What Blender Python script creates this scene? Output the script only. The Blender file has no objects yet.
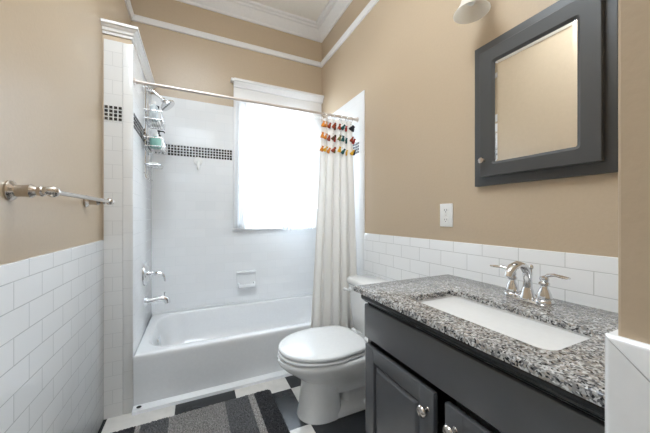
import bpy, bmesh, math, random
from mathutils import Vector, Matrix
random.seed(7)
PI = math.pi
SC = bpy.context.scene
C = SC.collection

# ------------------------------------------------------------------ camera, world, lights, exposure
cam_d = bpy.data.cameras.new('camera')
cam_d.sensor_width = 36.0
cam_d.lens = 275.3 * 36.0 / 650.0
cam_d.shift_x = 2.1 / 650.0
cam_d.clip_start = 0.02
cam = bpy.data.objects.new('camera', cam_d)
C.objects.link(cam)
cam.location = (0, 0, 1.11)
cam.rotation_euler = (PI / 2, 0, -0.4326)
SC.camera = cam

world = bpy.data.worlds.new('world')
SC.world = world
world.use_nodes = True
bg = world.node_tree.nodes['Background']
bg.inputs[0].default_value = (0.93, 0.97, 1.0, 1)
bg.inputs[1].default_value = 1.6


def area(name, loc, rot, sx, sy, power, col, spread=PI):
    d = bpy.data.lights.new(name, 'AREA')
    d.shape = 'RECTANGLE'
    d.size, d.size_y = sx, sy
    d.energy = power
    d.color = col
    d.spread = spread
    o = bpy.data.objects.new(name, d)
    C.objects.link(o)
    o.location = loc
    o.rotation_euler = rot
    return o


area('window_daylight', (0.75, 3.35, 1.75), (-PI / 2, 0, 0), 1.5, 1.8, 112, (0.76, 0.88, 1.0))
area('added_overhead_fill', (-0.1, 0.8, 2.99), (0, 0, 0), 0.6, 0.7, 13, (0.76, 0.88, 1.0))  # added fill from above, out of view; no fixture is modelled
area('added_ceiling_uplight', (0.2, 0.8, 2.72), (PI, 0, 0), 0.5, 0.5, 7, (0.84, 0.92, 1.0))  # unseen upward light, added only to brighten the ceiling
area('added_rear_fill', (-0.02, -0.75, 2.6), (0.5, 0, 0), 0.6, 0.6, 3.5, (0.82, 0.91, 1.0))  # weak fill added behind the camera, not a known lamp

SC.view_settings.view_transform = 'Standard'
SC.view_settings.look = 'None'
SC.view_settings.gamma = 1.0
SC.view_settings.use_curve_mapping = False
SC.view_settings.exposure = 0.97


# ------------------------------------------------------------------ materials
def lin(r, g, b):
    f = lambda c: (c / 255 / 12.92) if c / 255 <= 0.04045 else ((c / 255 + 0.055) / 1.055) ** 2.4
    return (f(r), f(g), f(b), 1)


def mat(name, col, rough=0.5, metal=0.0, spec=0.5, coat=0.0, bump=0.0, bscale=60, trans=0.0):
    m = bpy.data.materials.new(name)
    m.use_nodes = True
    nt = m.node_tree
    p = nt.nodes['Principled BSDF']
    p.inputs['Base Color'].default_value = col
    p.inputs['Roughness'].default_value = rough
    p.inputs['Metallic'].default_value = metal
    p.inputs['Specular IOR Level'].default_value = spec
    p.inputs['Coat Weight'].default_value = coat
    p.inputs['Transmission Weight'].default_value = trans
    # every surface gets a faint mottled variation of its own colour
    tc = nt.nodes.new('ShaderNodeTexCoord')
    nz = nt.nodes.new('ShaderNodeTexNoise')
    nz.inputs['Scale'].default_value = bscale
    nz.inputs['Detail'].default_value = 4
    nt.links.new(tc.outputs['Object'], nz.inputs['Vector'])
    mx = nt.nodes.new('ShaderNodeMix')
    mx.data_type = 'RGBA'
    mx.inputs['A'].default_value = tuple(c * 0.96 for c in col[:3]) + (1,)
    mx.inputs['B'].default_value = tuple(min(1, c * 1.04) for c in col[:3]) + (1,)
    nt.links.new(nz.outputs['Fac'], mx.inputs['Factor'])
    nt.links.new(mx.outputs['Result'], p.inputs['Base Color'])
    if bump:
        b = nt.nodes.new('ShaderNodeBump')
        b.inputs['Strength'].default_value = bump
        b.inputs['Distance'].default_value = 0.002
        nt.links.new(nz.outputs['Fac'], b.inputs['Height'])
        nt.links.new(b.outputs['Normal'], p.inputs['Normal'])
    return m


def tile_mat(name, axis, u0, v0, bw, rh, col, mortar, msize=0.0017, rough=0.12, off=0.5, bump=0.3):
    """Subway tile: axis 'X' = wall facing X (uses y,z), 'Y' = wall facing Y (uses x,z)."""
    m = bpy.data.materials.new(name)
    m.use_nodes = True
    nt = m.node_tree
    p = nt.nodes['Principled BSDF']
    p.inputs['Roughness'].default_value = rough
    tc = nt.nodes.new('ShaderNodeTexCoord')
    sp = nt.nodes.new('ShaderNodeSeparateXYZ')
    nt.links.new(tc.outputs['Object'], sp.inputs[0])
    cb = nt.nodes.new('ShaderNodeCombineXYZ')
    a = nt.nodes.new('ShaderNodeMath'); a.operation = 'ADD'; a.inputs[1].default_value = -u0 + 40 * bw
    b = nt.nodes.new('ShaderNodeMath'); b.operation = 'ADD'; b.inputs[1].default_value = -v0 + 40 * rh
    nt.links.new(sp.outputs['Y' if axis == 'X' else 'X'], a.inputs[0])
    nt.links.new(sp.outputs['Z' if axis != 'Z' else 'Y'], b.inputs[0])
    nt.links.new(a.outputs[0], cb.inputs[0])
    nt.links.new(b.outputs[0], cb.inputs[1])
    br = nt.nodes.new('ShaderNodeTexBrick')
    br.offset = off
    br.inputs['Scale'].default_value = 1.0
    br.inputs['Brick Width'].default_value = bw
    br.inputs['Row Height'].default_value = rh
    br.inputs['Mortar Size'].default_value = msize
    br.inputs['Mortar Smooth'].default_value = 0.4
    br.inputs['Color1'].default_value = col
    br.inputs['Color2'].default_value = tuple(c * 0.97 for c in col[:3]) + (1,)
    br.inputs['Mortar'].default_value = mortar
    nt.links.new(cb.outputs[0], br.inputs['Vector'])
    nt.links.new(br.outputs['Color'], p.inputs['Base Color'])
    bp = nt.nodes.new('ShaderNodeBump')
    bp.invert = True
    bp.inputs['Strength'].default_value = bump
    bp.inputs['Distance'].default_value = 0.002
    nt.links.new(br.outputs['Fac'], bp.inputs['Height'])
    nt.links.new(bp.outputs['Normal'], p.inputs['Normal'])
    return m


PAINT = mat('tan_paint', lin(196, 176, 150), 0.34, spec=0.5, bump=0.25, bscale=90)
WTRIM = mat('white_trim_paint', lin(236, 234, 232), 0.35)
CEIL = mat('ceiling_paint', lin(238, 232, 222), 0.7)
WHITE = lin(243, 244, 245)
MORT = lin(205, 206, 206)
ROW, TW = 0.0778, 0.1547
T_RIGHT = tile_mat('subway_right', 'X', 0.446 + TW / 2 * 0, 0.93, TW, ROW, WHITE, MORT)
T_LEFT = tile_mat('subway_left', 'X', 1.0477, 0.93, TW, ROW, WHITE, lin(198, 200, 201))
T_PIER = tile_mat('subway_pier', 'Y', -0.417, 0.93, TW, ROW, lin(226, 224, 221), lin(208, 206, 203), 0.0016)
T_ALC = tile_mat('subway_alcove', 'Y', 0.0, 0.93, TW, ROW, WHITE, lin(234, 236, 237), 0.0013)
T_ALCX = tile_mat('subway_alcove_side', 'X', 0.0, 0.93, TW, ROW, WHITE, lin(234, 236, 237), 0.0013)
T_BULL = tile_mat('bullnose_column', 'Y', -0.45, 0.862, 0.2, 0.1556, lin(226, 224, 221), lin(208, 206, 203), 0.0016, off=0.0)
T_GLAZE = mat('white_glazed_tile', WHITE, 0.12)
GROUT = mat('brown_grout', lin(160, 118, 84), 0.9)
PORC = mat('white_porcelain', lin(238, 238, 237), 0.07, coat=0.3)
BASIN = mat('satin_porcelain', lin(238, 238, 237), 0.3)
TUBM = mat('tub_enamel', lin(236, 237, 238), 0.12, coat=0.2)
SEATM = mat('seat_plastic', lin(236, 237, 237), 0.16)
CHROME = mat('chrome', (0.75, 0.75, 0.76, 1), 0.09, metal=1.0)
NICKEL = mat('brushed_nickel', (0.62, 0.57, 0.52, 1), 0.2, metal=1.0)
BLACKP = mat('charcoal_satin_paint', lin(90, 91, 94), 0.22, bump=0.2, bscale=25)
BLACKD = mat('black_gloss_edge', lin(28, 29, 31), 0.22)
CABM = mat('charcoal_cabinet_paint', lin(72, 72, 72), 0.42)
RUBBER = mat('black_plastic', lin(22, 22, 24), 0.4)
MOSB = mat('black_mosaic', lin(24, 23, 22), 0.15)
MOSG = mat('brown_black_mosaic', lin(52, 45, 38), 0.15)
PLAST = mat('white_plastic', lin(240, 239, 236), 0.3)
TEAL = mat('teal_plastic', lin(150, 200, 188), 0.4)
CLEAR = mat('frosted_plastic', lin(226, 232, 234), 0.3, trans=0.4)
MIRROR = mat('mirror_silver', (0.9, 0.9, 0.89, 1), 0.015, metal=1.0)
DOORW = mat('door_paint', lin(232, 230, 226), 0.4)
ROD = mat('rod_metal', lin(214, 203, 195), 0.3, metal=0.55)




def glass_mat():
    m = bpy.data.materials.new('window_glass')
    m.use_nodes = True
    nt = m.node_tree
    nt.nodes.clear()
    out = nt.nodes.new('ShaderNodeOutputMaterial')
    mix = nt.nodes.new('ShaderNodeMixShader')
    mix.inputs[0].default_value = 0.07
    tr = nt.nodes.new('ShaderNodeBsdfTransparent')
    gl = nt.nodes.new('ShaderNodeBsdfGlossy')
    gl.inputs['Roughness'].default_value = 0.02
    nt.links.new(tr.outputs[0], mix.inputs[1])
    nt.links.new(gl.outputs[0], mix.inputs[2])
    nt.links.new(mix.outputs[0], out.inputs[0])
    return m


GLASS = glass_mat()


def cloth_mat(name, col, transl, transp, weave=900, bump=0.15):
    m = bpy.data.materials.new(name)
    m.use_nodes = True
    nt = m.node_tree
    nt.nodes.clear()
    out = nt.nodes.new('ShaderNodeOutputMaterial')
    df = nt.nodes.new('ShaderNodeBsdfDiffuse'); df.inputs[0].default_value = col
    tl = nt.nodes.new('ShaderNodeBsdfTranslucent'); tl.inputs[0].default_value = col
    tp = nt.nodes.new('ShaderNodeBsdfTransparent')
    m1 = nt.nodes.new('ShaderNodeMixShader'); m1.inputs[0].default_value = transl
    m2 = nt.nodes.new('ShaderNodeMixShader'); m2.inputs[0].default_value = transp
    tc = nt.nodes.new('ShaderNodeTexCoord')
    nz = nt.nodes.new('ShaderNodeTexNoise'); nz.inputs['Scale'].default_value = weave
    nt.links.new(tc.outputs['Object'], nz.inputs['Vector'])
    bp = nt.nodes.new('ShaderNodeBump'); bp.inputs['Strength'].default_value = bump; bp.inputs['Distance'].default_value = 0.001
    nt.links.new(nz.outputs['Fac'], bp.inputs['Height'])
    nt.links.new(bp.outputs[0], df.inputs['Normal'])
    nt.links.new(df.outputs[0], m1.inputs[1]); nt.links.new(tl.outputs[0], m1.inputs[2])
    nt.links.new(m1.outputs[0], m2.inputs[1]); nt.links.new(tp.outputs[0], m2.inputs[2])
    nt.links.new(m2.outputs[0], out.inputs[0])
    return m


SHEER = cloth_mat('sheer_cotton', lin(240, 242, 244), 0.42, 0.06)
CURT = cloth_mat('shower_cotton', lin(240, 236, 230), 0.25, 0.0)


SHADE = cloth_mat('frosted_glass_shade', lin(246, 242, 235), 0.45, 0.12, bump=0.0)


def granite_mat():
    m = bpy.data.materials.new('speckled_granite')
    m.use_nodes = True
    nt = m.node_tree
    p = nt.nodes['Principled BSDF']
    p.inputs['Roughness'].default_value = 0.14
    tc = nt.nodes.new('ShaderNodeTexCoord')
    ns = nt.nodes.new('ShaderNodeTexNoise'); ns.inputs['Scale'].default_value = 70; ns.inputs['Detail'].default_value = 3
    nt.links.new(tc.outputs['Object'], ns.inputs['Vector'])
    mad = nt.nodes.new('ShaderNodeVectorMath'); mad.operation = 'MULTIPLY_ADD'
    mad.inputs[1].default_value = (0.014, 0.014, 0.014)
    nt.links.new(ns.outputs['Color'], mad.inputs[0]); nt.links.new(tc.outputs['Object'], mad.inputs[2])
    vo = nt.nodes.new('ShaderNodeTexVoronoi'); vo.inputs['Scale'].default_value = 215
    nt.links.new(mad.outputs[0], vo.inputs['Vector'])
    sp = nt.nodes.new('ShaderNodeSeparateColor')
    nt.links.new(vo.outputs['Color'], sp.inputs[0])
    rp = nt.nodes.new('ShaderNodeValToRGB')
    rp.color_ramp.interpolation = 'CONSTANT'
    els = [(0.0, lin(38, 39, 42)), (0.13, lin(104, 104, 106)), (0.28, lin(148, 146, 144)), (0.50, lin(168, 160, 152)),
           (0.64, lin(190, 189, 187)), (0.84, lin(216, 216, 215))]
    while len(rp.color_ramp.elements) < len(els):
        rp.color_ramp.elements.new(0.5)
    for e, (q, c) in zip(rp.color_ramp.elements, els):
        e.position = q; e.color = c
    nt.links.new(sp.outputs[0], rp.inputs[0])
    # larger drifts of grey and tan
    n2 = nt.nodes.new('ShaderNodeTexNoise'); n2.inputs['Scale'].default_value = 28; n2.inputs['Detail'].default_value = 5
    nt.links.new(tc.outputs['Object'], n2.inputs['Vector'])
    r2 = nt.nodes.new('ShaderNodeValToRGB')
    r2.color_ramp.elements[0].position = 0.36; r2.color_ramp.elements[0].color = (0.70, 0.69, 0.68, 1)
    r2.color_ramp.elements[1].position = 0.60; r2.color_ramp.elements[1].color = (1, 1, 1, 1)
    nt.links.new(n2.outputs['Fac'], r2.inputs[0])
    mx = nt.nodes.new('ShaderNodeMix'); mx.data_type = 'RGBA'; mx.blend_type = 'MULTIPLY'; mx.inputs['Factor'].default_value = 0.8
    nt.links.new(rp.outputs[0], mx.inputs['A']); nt.links.new(r2.outputs[0], mx.inputs['B'])
    nt.links.new(mx.outputs['Result'], p.inputs['Base Color'])
    return m


GRAN = granite_mat()


def floor_mat():
    m = bpy.data.materials.new('checker_floor')
    m.use_nodes = True
    nt = m.node_tree
    p = nt.nodes['Principled BSDF']
    p.inputs['Roughness'].default_value = 0.25
    tc = nt.nodes.new('ShaderNodeTexCoord')
    ad = nt.nodes.new('ShaderNodeVectorMath'); ad.operation = 'ADD'
    S = 0.333
    ad.inputs[1].default_value = (-0.225 + 20 * S, -1.70 + 20 * S, 0.5)
    nt.links.new(tc.outputs['Object'], ad.inputs[0])
    sc = nt.nodes.new('ShaderNodeVectorMath'); sc.operation = 'MULTIPLY'; sc.inputs[1].default_value = (1 / S, 1 / S, 0)
    nt.links.new(ad.outputs[0], sc.inputs[0])
    ad2 = nt.nodes.new('ShaderNodeVectorMath'); ad2.operation = 'ADD'; ad2.inputs[1].default_value = (0, 0, 0.5)
    nt.links.new(sc.outputs[0], ad2.inputs[0])
    ch = nt.nodes.new('ShaderNodeTexChecker'); ch.inputs['Scale'].default_value = 1.0
    nt.links.new(ad2.outputs[0], ch.inputs['Vector'])
    ch.inputs['Color1'].default_value = lin(46, 48, 50)
    ch.inputs['Color2'].default_value = lin(226, 222, 216)
    nz = nt.nodes.new('ShaderNodeTexNoise'); nz.inputs['Scale'].default_value = 14; nz.inputs['Detail'].default_value = 6
    nt.links.new(tc.outputs['Object'], nz.inputs['Vector'])
    rp = nt.nodes.new('ShaderNodeValToRGB')
    rp.color_ramp.elements[0].color = (0.72, 0.72, 0.72, 1); rp.color_ramp.elements[0].position = 0.3
    rp.color_ramp.elements[1].position = 0.65
    nt.links.new(nz.outputs['Fac'], rp.inputs[0])
    mx = nt.nodes.new('ShaderNodeMix'); mx.data_type = 'RGBA'; mx.blend_type = 'MULTIPLY'; mx.inputs['Factor'].default_value = 0.45
    nt.links.new(ch.outputs['Color'], mx.inputs['A']); nt.links.new(rp.outputs[0], mx.inputs['B'])
    nt.links.new(mx.outputs['Result'], p.inputs['Base Color'])
    return m


FLOORM = floor_mat()


def rug_mat(x_edges, cols):
    m = bpy.data.materials.new('striped_rug_pile')
    m.use_nodes = True
    nt = m.node_tree
    p = nt.nodes['Principled BSDF']
    p.inputs['Roughness'].default_value = 0.95
    p.inputs['Specular IOR Level'].default_value = 0.1
    tc = nt.nodes.new('ShaderNodeTexCoord')
    sp = nt.nodes.new('ShaderNodeSeparateXYZ')
    nt.links.new(tc.outputs['Object'], sp.inputs[0])
    mp = nt.nodes.new('ShaderNodeMapRange')
    mp.inputs['From Min'].default_value = x_edges[0]; mp.inputs['From Max'].default_value = x_edges[-1]
    nt.links.new(sp.outputs['X'], mp.inputs['Value'])
    rp = nt.nodes.new('ShaderNodeValToRGB'); rp.color_ramp.interpolation = 'CONSTANT'
    while len(rp.color_ramp.elements) < len(cols):
        rp.color_ramp.elements.new(0.5)
    w = x_edges[-1] - x_edges[0]
    for e, x, c in zip(rp.color_ramp.elements, x_edges, cols):
        e.position = (x - x_edges[0]) / w; e.color = c
    nt.links.new(mp.outputs[0], rp.inputs[0])
    nz = nt.nodes.new('ShaderNodeTexNoise'); nz.inputs['Scale'].default_value = 190; nz.inputs['Detail'].default_value = 3
    nt.links.new(tc.outputs['Object'], nz.inputs['Vector'])
    r2 = nt.nodes.new('ShaderNodeValToRGB')
    r2.color_ramp.elements[0].position = 0.36; r2.color_ramp.elements[0].color = (0.45, 0.45, 0.45, 1)
    r2.color_ramp.elements[1].position = 0.62; r2.color_ramp.elements[1].color = (1.25, 1.25, 1.25, 1)
    nt.links.new(nz.outputs['Fac'], r2.inputs[0])
    mx = nt.nodes.new('ShaderNodeMix'); mx.data_type = 'RGBA'; mx.blend_type = 'MULTIPLY'; mx.inputs['Factor'].default_value = 0.9
    nt.links.new(rp.outputs[0], mx.inputs['A']); nt.links.new(r2.outputs[0], mx.inputs['B'])
    nt.links.new(mx.outputs['Result'], p.inputs['Base Color'])
    return m


# ------------------------------------------------------------------ mesh helpers
class MB:
    def __init__(s):
        s.bm = bmesh.new()

    def box(s, x0, x1, y0, y1, z0, z1, bev=0.0, seg=2):
        r = bmesh.ops.create_cube(s.bm, size=1.0)
        vs = r['verts']
        for v in vs:
            v.co = Vector(((x0 + x1) / 2 + v.co.x * (x1 - x0), (y0 + y1) / 2 + v.co.y * (y1 - y0), (z0 + z1) / 2 + v.co.z * (z1 - z0)))
        if bev > 0:
            es = list({e for v in vs for e in v.link_edges})
            bmesh.ops.bevel(s.bm, geom=es, offset=bev, segments=seg, profile=0.5, affect='EDGES')
        return s

    def loft(s, rings, cap0=True, cap1=True, loop=False):
        R = [[s.bm.verts.new(p) for p in r] for r in rings]
        n = len(R[0])
        k = len(R)
        for i in range(k if loop else k - 1):
            a, b = R[i], R[(i + 1) % k]
            for j in range(n):
                s.bm.faces.new((a[j], a[(j + 1) % n], b[(j + 1) % n], b[j]))
        if not loop:
            if cap0: s.bm.faces.new(R[0][::-1])
            if cap1: s.bm.faces.new(R[-1])
        return s

    def lathe(s, prof, o=(0, 0, 0), d=(0, 0, 1), n=28, cap=True):
        d = Vector(d).normalized()
        q = Vector((0, 0, 1)).rotation_difference(d)
        o = Vector(o)
        rings = []
        for r, h in prof:
            rings.append([o + q @ Vector((max(r, 1e-5) * math.cos(2 * PI * i / n), max(r, 1e-5) * math.sin(2 * PI * i / n), h)) for i in range(n)])
        return s.loft(rings, cap, cap)

    def tube(s, pts, rad, n=12, cap=True):
        pts = [Vector(p) for p in pts]
        rads = rad if isinstance(rad, (list, tuple)) else [rad] * len(pts)
        rings = []
        up = None
        for i, p in enumerate(pts):
            t = (pts[min(i + 1, len(pts) - 1)] - pts[max(i - 1, 0)]).normalized()
            if up is None:
                up = Vector((0, 0, 1)) if abs(t.z) < 0.9 else Vector((1, 0, 0))
            u = (up - t * up.dot(t)).normalized()
            up = u
            w = t.cross(u)
            rr = rads[i]
            ra, rb = rr if isinstance(rr, (tuple, list)) else (rr, rr)
            rings.append([p + u * ra * math.cos(2 * PI * j / n) + w * rb * math.sin(2 * PI * j / n) for j in range(n)])
        return s.loft(rings, cap, cap)

    def ball(s, c, r, n=20, sc=(1, 1, 1)):
        m = Matrix.Translation(c) @ Matrix.Diagonal((sc[0], sc[1], sc[2], 1))
        bmesh.ops.create_uvsphere(s.bm, u_segments=n, v_segments=n // 2, radius=r, matrix=m)
        return s

    def torus(s, c, R, r, d=(0, 0, 1), n=24, k=8):
        q = Vector((0, 0, 1)).rotation_difference(Vector(d).normalized())
        c = Vector(c)
        rings = []
        for i in range(n):
            a = 2 * PI * i / n
            rings.append([c + q @ Vector(((R + r * math.cos(2 * PI * j / k)) * math.cos(a), (R + r * math.cos(2 * PI * j / k)) * math.sin(a), r * math.sin(2 * PI * j / k))) for j in range(k)])
        return s.loft(rings, loop=True)

    def sweep(s, prof, path, closed=False):
        """prof: (offset to the left of travel, z); path: xy points; mitred."""
        n = len(path)
        rings = []
        for i in range(n):
            p = Vector(path[i])
            d0 = (p - Vector(path[i - 1])).normalized() if (i > 0 or closed) else None
            d1 = (Vector(path[(i + 1) % n]) - p).normalized() if (i < n - 1 or closed) else None
            if d0 is None: d0 = d1
            if d1 is None: d1 = d0
            n0 = Vector((-d0.y, d0.x)); n1 = Vector((-d1.y, d1.x))
            m = (n0 + n1)
            m = m / m.length_squared * 2 if m.length > 1e-6 else n0
            rings.append([Vector((p.x + m.x * o, p.y + m.y * o, z)) for o, z in prof])
        return s.loft(rings, not closed, not closed, loop=closed)

    def poly(s, pts, ext):
        """planar polygon extruded by vector ext"""
        e = Vector(ext)
        return s.loft([[Vector(p) for p in pts], [Vector(p) + e for p in pts]])

    def build(s, name, m, parent=None, smooth=True, ang=35, org=None):
        bmesh.ops.recalc_face_normals(s.bm, faces=s.bm.faces)
        if org is not None:
            bmesh.ops.translate(s.bm, verts=s.bm.verts, vec=-Vector(org))
        me = bpy.data.meshes.new(name)
        s.bm.to_mesh(me)
        s.bm.free()
        for q in (m if isinstance(m, (list, tuple)) else [m]):
            me.materials.append(q)
        if smooth:
            me.polygons.foreach_set('use_smooth', [True] * len(me.polygons))
            me.set_sharp_from_angle(angle=math.radians(ang))
        o = bpy.data.objects.new(name, me)
        C.objects.link(o)
        if org is not None:
            o.location = org
        if parent is not None:
            o.parent = parent
            # parents are placed by location only
            off = Vector(parent.location)
            pp = parent.parent
            while pp is not None:
                off += Vector(pp.location); pp = pp.parent
            o.location = Vector(o.location) - off
        return o


def rrect(cx, cy, hx, hy, r, z, k=8):
    r = max(min(r, hx - 1e-4, hy - 1e-4), 5e-4)
    out = []
    for qi, (sx, sy) in enumerate(((1, 1), (-1, 1), (-1, -1), (1, -1))):
        for i in range(k + 1):
            a = PI / 2 * qi + PI / 2 * i / k
            out.append(Vector((cx + sx * (hx - r) + r * math.cos(a), cy + sy * (hy - r) + r * math.sin(a), z)))
    return out


def tag(o, label, cat, group=None):
    o['label'] = label
    o['category'] = cat
    if group: o['group'] = group
    return o


def thing(name, label, cat, loc=(0, 0, 0), group=None):
    o = bpy.data.objects.new(name, None)
    C.objects.link(o)
    o.location = loc
    o.empty_display_size = 0.05
    return tag(o, label, cat, group)


def struct(o, label=None):
    o['kind'] = 'structure'
    if label: o['label'] = label
    return o


# ------------------------------------------------------------------ room
XL, XR, YB, YP, XP = -0.464, 1.190, 2.605, 1.874, -0.331   # painted faces
CZ = 3.03
YR = -1.35
struct(MB().box(-0.75, 1.45, YR - 0.15, 2.75, -0.1, 0).build('floor', FLOORM, smooth=False), 'black and white checkered floor tiles')
struct(MB().box(-0.75, 1.45, YR - 0.15, 2.75, CZ, CZ + 0.1).build('ceiling', CEIL, smooth=False), 'cream painted ceiling')
struct(MB().box(XL - 0.12, XL, YR, YB, 0, CZ).build('wall_left', PAINT, smooth=False), 'tan painted left wall')
struct(MB().box(XR, XR + 0.12, 0.1365, YB, 0, CZ).build('wall_right', PAINT, smooth=False), 'tan painted wall behind the vanity')
# block of wall that closes the vanity niche beside the camera
struct(MB().box(0.409, XR + 0.12, YR, 0.1355, 0, CZ, 0.003).build('wall_near_right', PAINT, smooth=False), 'tan wall end nearest the camera')
struct(MB().box(XL - 0.12, 0.409, YR - 0.12, YR, 0, CZ).build('wall_rear', PAINT, smooth=False))
# back wall with the window opening
WX0, WX1, WZ0, WZ1 = 0.40, 1.095, 1.0, 2.10
b = MB()
b.box(XL - 0.12, WX0, YB, YB + 0.14, 0, CZ)
b.box(WX1, XR + 0.12, YB, YB + 0.14, 0, CZ)
b.box(WX0, WX1, YB, YB + 0.14, 0, WZ0)
b.box(WX0, WX1, YB, YB + 0.14, WZ1, CZ)
struct(b.build('wall_back', PAINT, smooth=False), 'tan painted wall with the window over the tub')
# furred plumbing wall (pier) left of the tub, stops short of the ceiling
struct(MB().box(XL, XP, YP, YB, 0, 2.178).build('wall_pier', PAINT, smooth=False), 'partial plumbing wall at the head of the tub')

# tile slabs
struct(MB().box(XL, XL + 0.008, YR, YP, 0, 0.983, 0.003).build('trim_1', T_LEFT), 'white subway tile wainscot under the towel bar')
struct(MB().box(XR - 0.008, XR, 0.1365, 1.80, 0, 0.983, 0.003).build('trim_2', T_RIGHT), 'white subway tile wainscot behind the vanity')
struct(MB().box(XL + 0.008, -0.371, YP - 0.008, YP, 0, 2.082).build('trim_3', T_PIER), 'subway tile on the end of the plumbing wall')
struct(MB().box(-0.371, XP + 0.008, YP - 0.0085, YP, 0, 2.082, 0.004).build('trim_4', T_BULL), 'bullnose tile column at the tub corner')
struct(MB().box(XP, XP + 0.008, YP, YB, 0.0, 2.09, 0.002).build('trim_5', T_ALCX), 'white tile behind the shower head')
b = MB()
b.box(XP + 0.008, 0.31, YB - 0.007, YB, 0, 2.10)
b.box(0.31, XR - 0.008, YB - 0.007, YB, 0, 0.985)
struct(b.build('trim_6', T_ALC, smooth=False), 'white tile on the wall behind the tub')
struct(MB().box(XR - 0.009, XR, 1.80, YB - 0.007, 0, 2.09, 0.003).build('trim_7', T_ALCX), 'white tile edge behind the shower curtain')

# near wall tile: body, mitred bullnose strips, grout
NX, NY = 0.401, 0.1433
b = MB()
b.box(NX + 0.0015, 0.409, YR, 0.0895, 0, 0.9295)
struct(b.build('trim_8', T_GLAZE, smooth=False), 'white tile wainscot on the near wall end')
struct(MB().box(NX + 0.003, 0.45, YR, NY - 0.003, 0, 0.981).build('trim_9', GROUT, smooth=False), 'brown grout in the mitred tile corner')
g = 0.0006
b = MB()
b.poly([(NX, YR, 0.983), (NX, NY, 0.983), (NX, 0.0903 - g, 0.930), (NX, YR, 0.930)], (0.008, 0, 0))
es = [e for e in b.bm.edges if all(abs(v.co.z - 0.983) < 1e-5 for v in e.verts) and all(abs(v.co.x - NX) < 1e-5 for v in e.verts)]
bmesh.ops.bevel(b.bm, geom=es, offset=0.005, segments=4, profile=0.5, affect='EDGES')
struct(b.build('trim_10', T_GLAZE), 'bullnose cap tile on the near wall end')
b = MB()
b.poly([(NX, NY, 0.983 - 2 * g), (NX, NY, 0), (NX, 0.0903, 0), (NX, 0.0903, 0.930 - 2 * g)], (0.008, 0, 0))
b.box(NX + 0.003, 0.60, NY - 0.0078, NY, 0.0, 0.982)
es = [e for e in b.bm.edges if all(abs(v.co.y - NY) < 1e-5 and abs(v.co.x - NX) < 1e-5 for v in e.verts)]
bmesh.ops.bevel(b.bm, geom=es, offset=0.005, segments=4, profile=0.5, affect='EDGES')
struct(b.build('trim_11', T_GLAZE), 'bullnose corner tile on the near wall end')


# mosaic bands
def band(name, label, axis, fixed, a0, a1, z0, dirn, n_row=4, p=0.0232, mono=False):
    b = MB()
    n = int(round((a1 - a0) / p))
    rnd = random.Random(len(name) * 7 + int(a0 * 100))
    for r in range(n_row):
        for i in range(n):
            u0, u1 = a0 + i * p + 0.0033, a0 + (i + 1) * p - 0.0033
            w0, w1 = z0 + r * p + 0.0033, z0 + (r + 1) * p - 0.0033
            f0, f1 = sorted((fixed, fixed + dirn * 0.0025))
            n0 = len(b.bm.faces)
            if axis == 'X': b.box(f0, f1, u0, u1, w0, w1)
            else: b.box(u0, u1, f0, f1, w0, w1)
            if rnd.random() < 0.45:
                b.bm.faces.ensure_lookup_table()
                for f in b.bm.faces[n0:]: f.material_index = 1
    return struct(b.build(name, [MOSB, MOSG], smooth=False), label)


band('trim_12', 'short band of black mosaic on the end of the plumbing wall', 'Y', YP - 0.008, -0.4558, -0.3714, 1.638, -1, p=0.0211)
band('trim_13', 'black mosaic band beside the shower caddy', 'X', XP + 0.008, YP + 0.01, YB - 0.02, 1.615, 1)
band('trim_14', 'black mosaic band between shower and window', 'Y', YB - 0.007, -0.305, 0.297, 1.615, -1)
band('trim_15', 'black mosaic band behind the shower curtain', 'X', XR - 0.009, 1.87, YB - 0.02, 1.615, -1)

# picture rail, crown, pier cap
rail = [(0, 2.655), (0.012, 2.657), (0.018, 2.672), (0.024, 2.686), (0.026, 2.694), (0.02, 2.70), (0, 2.70)]
loop = [(XL, YR), (0.409, YR), (0.409, 0.1355), (XR, 0.1355), (XR, YB), (XL, YB)]   # counter-clockwise: left = inside
struct(MB().sweep(rail, loop, True).build('trim_16', WTRIM), 'white picture rail around the room')
crown = [(0, 2.915), (0.010, 2.918), (0.014, 2.938), (0.030, 2.950), (0.050, 2.972), (0.066, 2.998), (0.080, 3.002), (0.086, 3.012), (0.108, 3.016), (0.115, 3.03), (0, 3.03)]
struct(MB().sweep(crown, loop, True).build('trim_17', WTRIM), 'white crown moulding at the ceiling')
capp = [(0, 2.112), (-0.006, 2.113), (-0.008, 2.126), (-0.014, 2.130), (-0.018, 2.144), (-0.028, 2.152), (-0.030, 2.158), (-0.036, 2.160), (-0.036, 2.174), (0.02, 2.182), (0.02, 2.112)]
struct(MB().sweep(capp, [(XL + 0.001, YP), (XP, YP), (XP, YB)]).build('trim_18', WTRIM), 'white moulded cap on the plumbing wall')
# thin base strip along the tub
struct(MB().poly([(XP + 0.008, 1.836, 0), (XP + 0.008, 1.839, 0.018), (XP + 0.008, 1.876, 0.03), (XP + 0.008, 1.876, 0)], (XR - 0.01 - XP - 0.008, 0, 0)).build('trim_19', T_GLAZE), 'white base strip at the foot of the tub')

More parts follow.
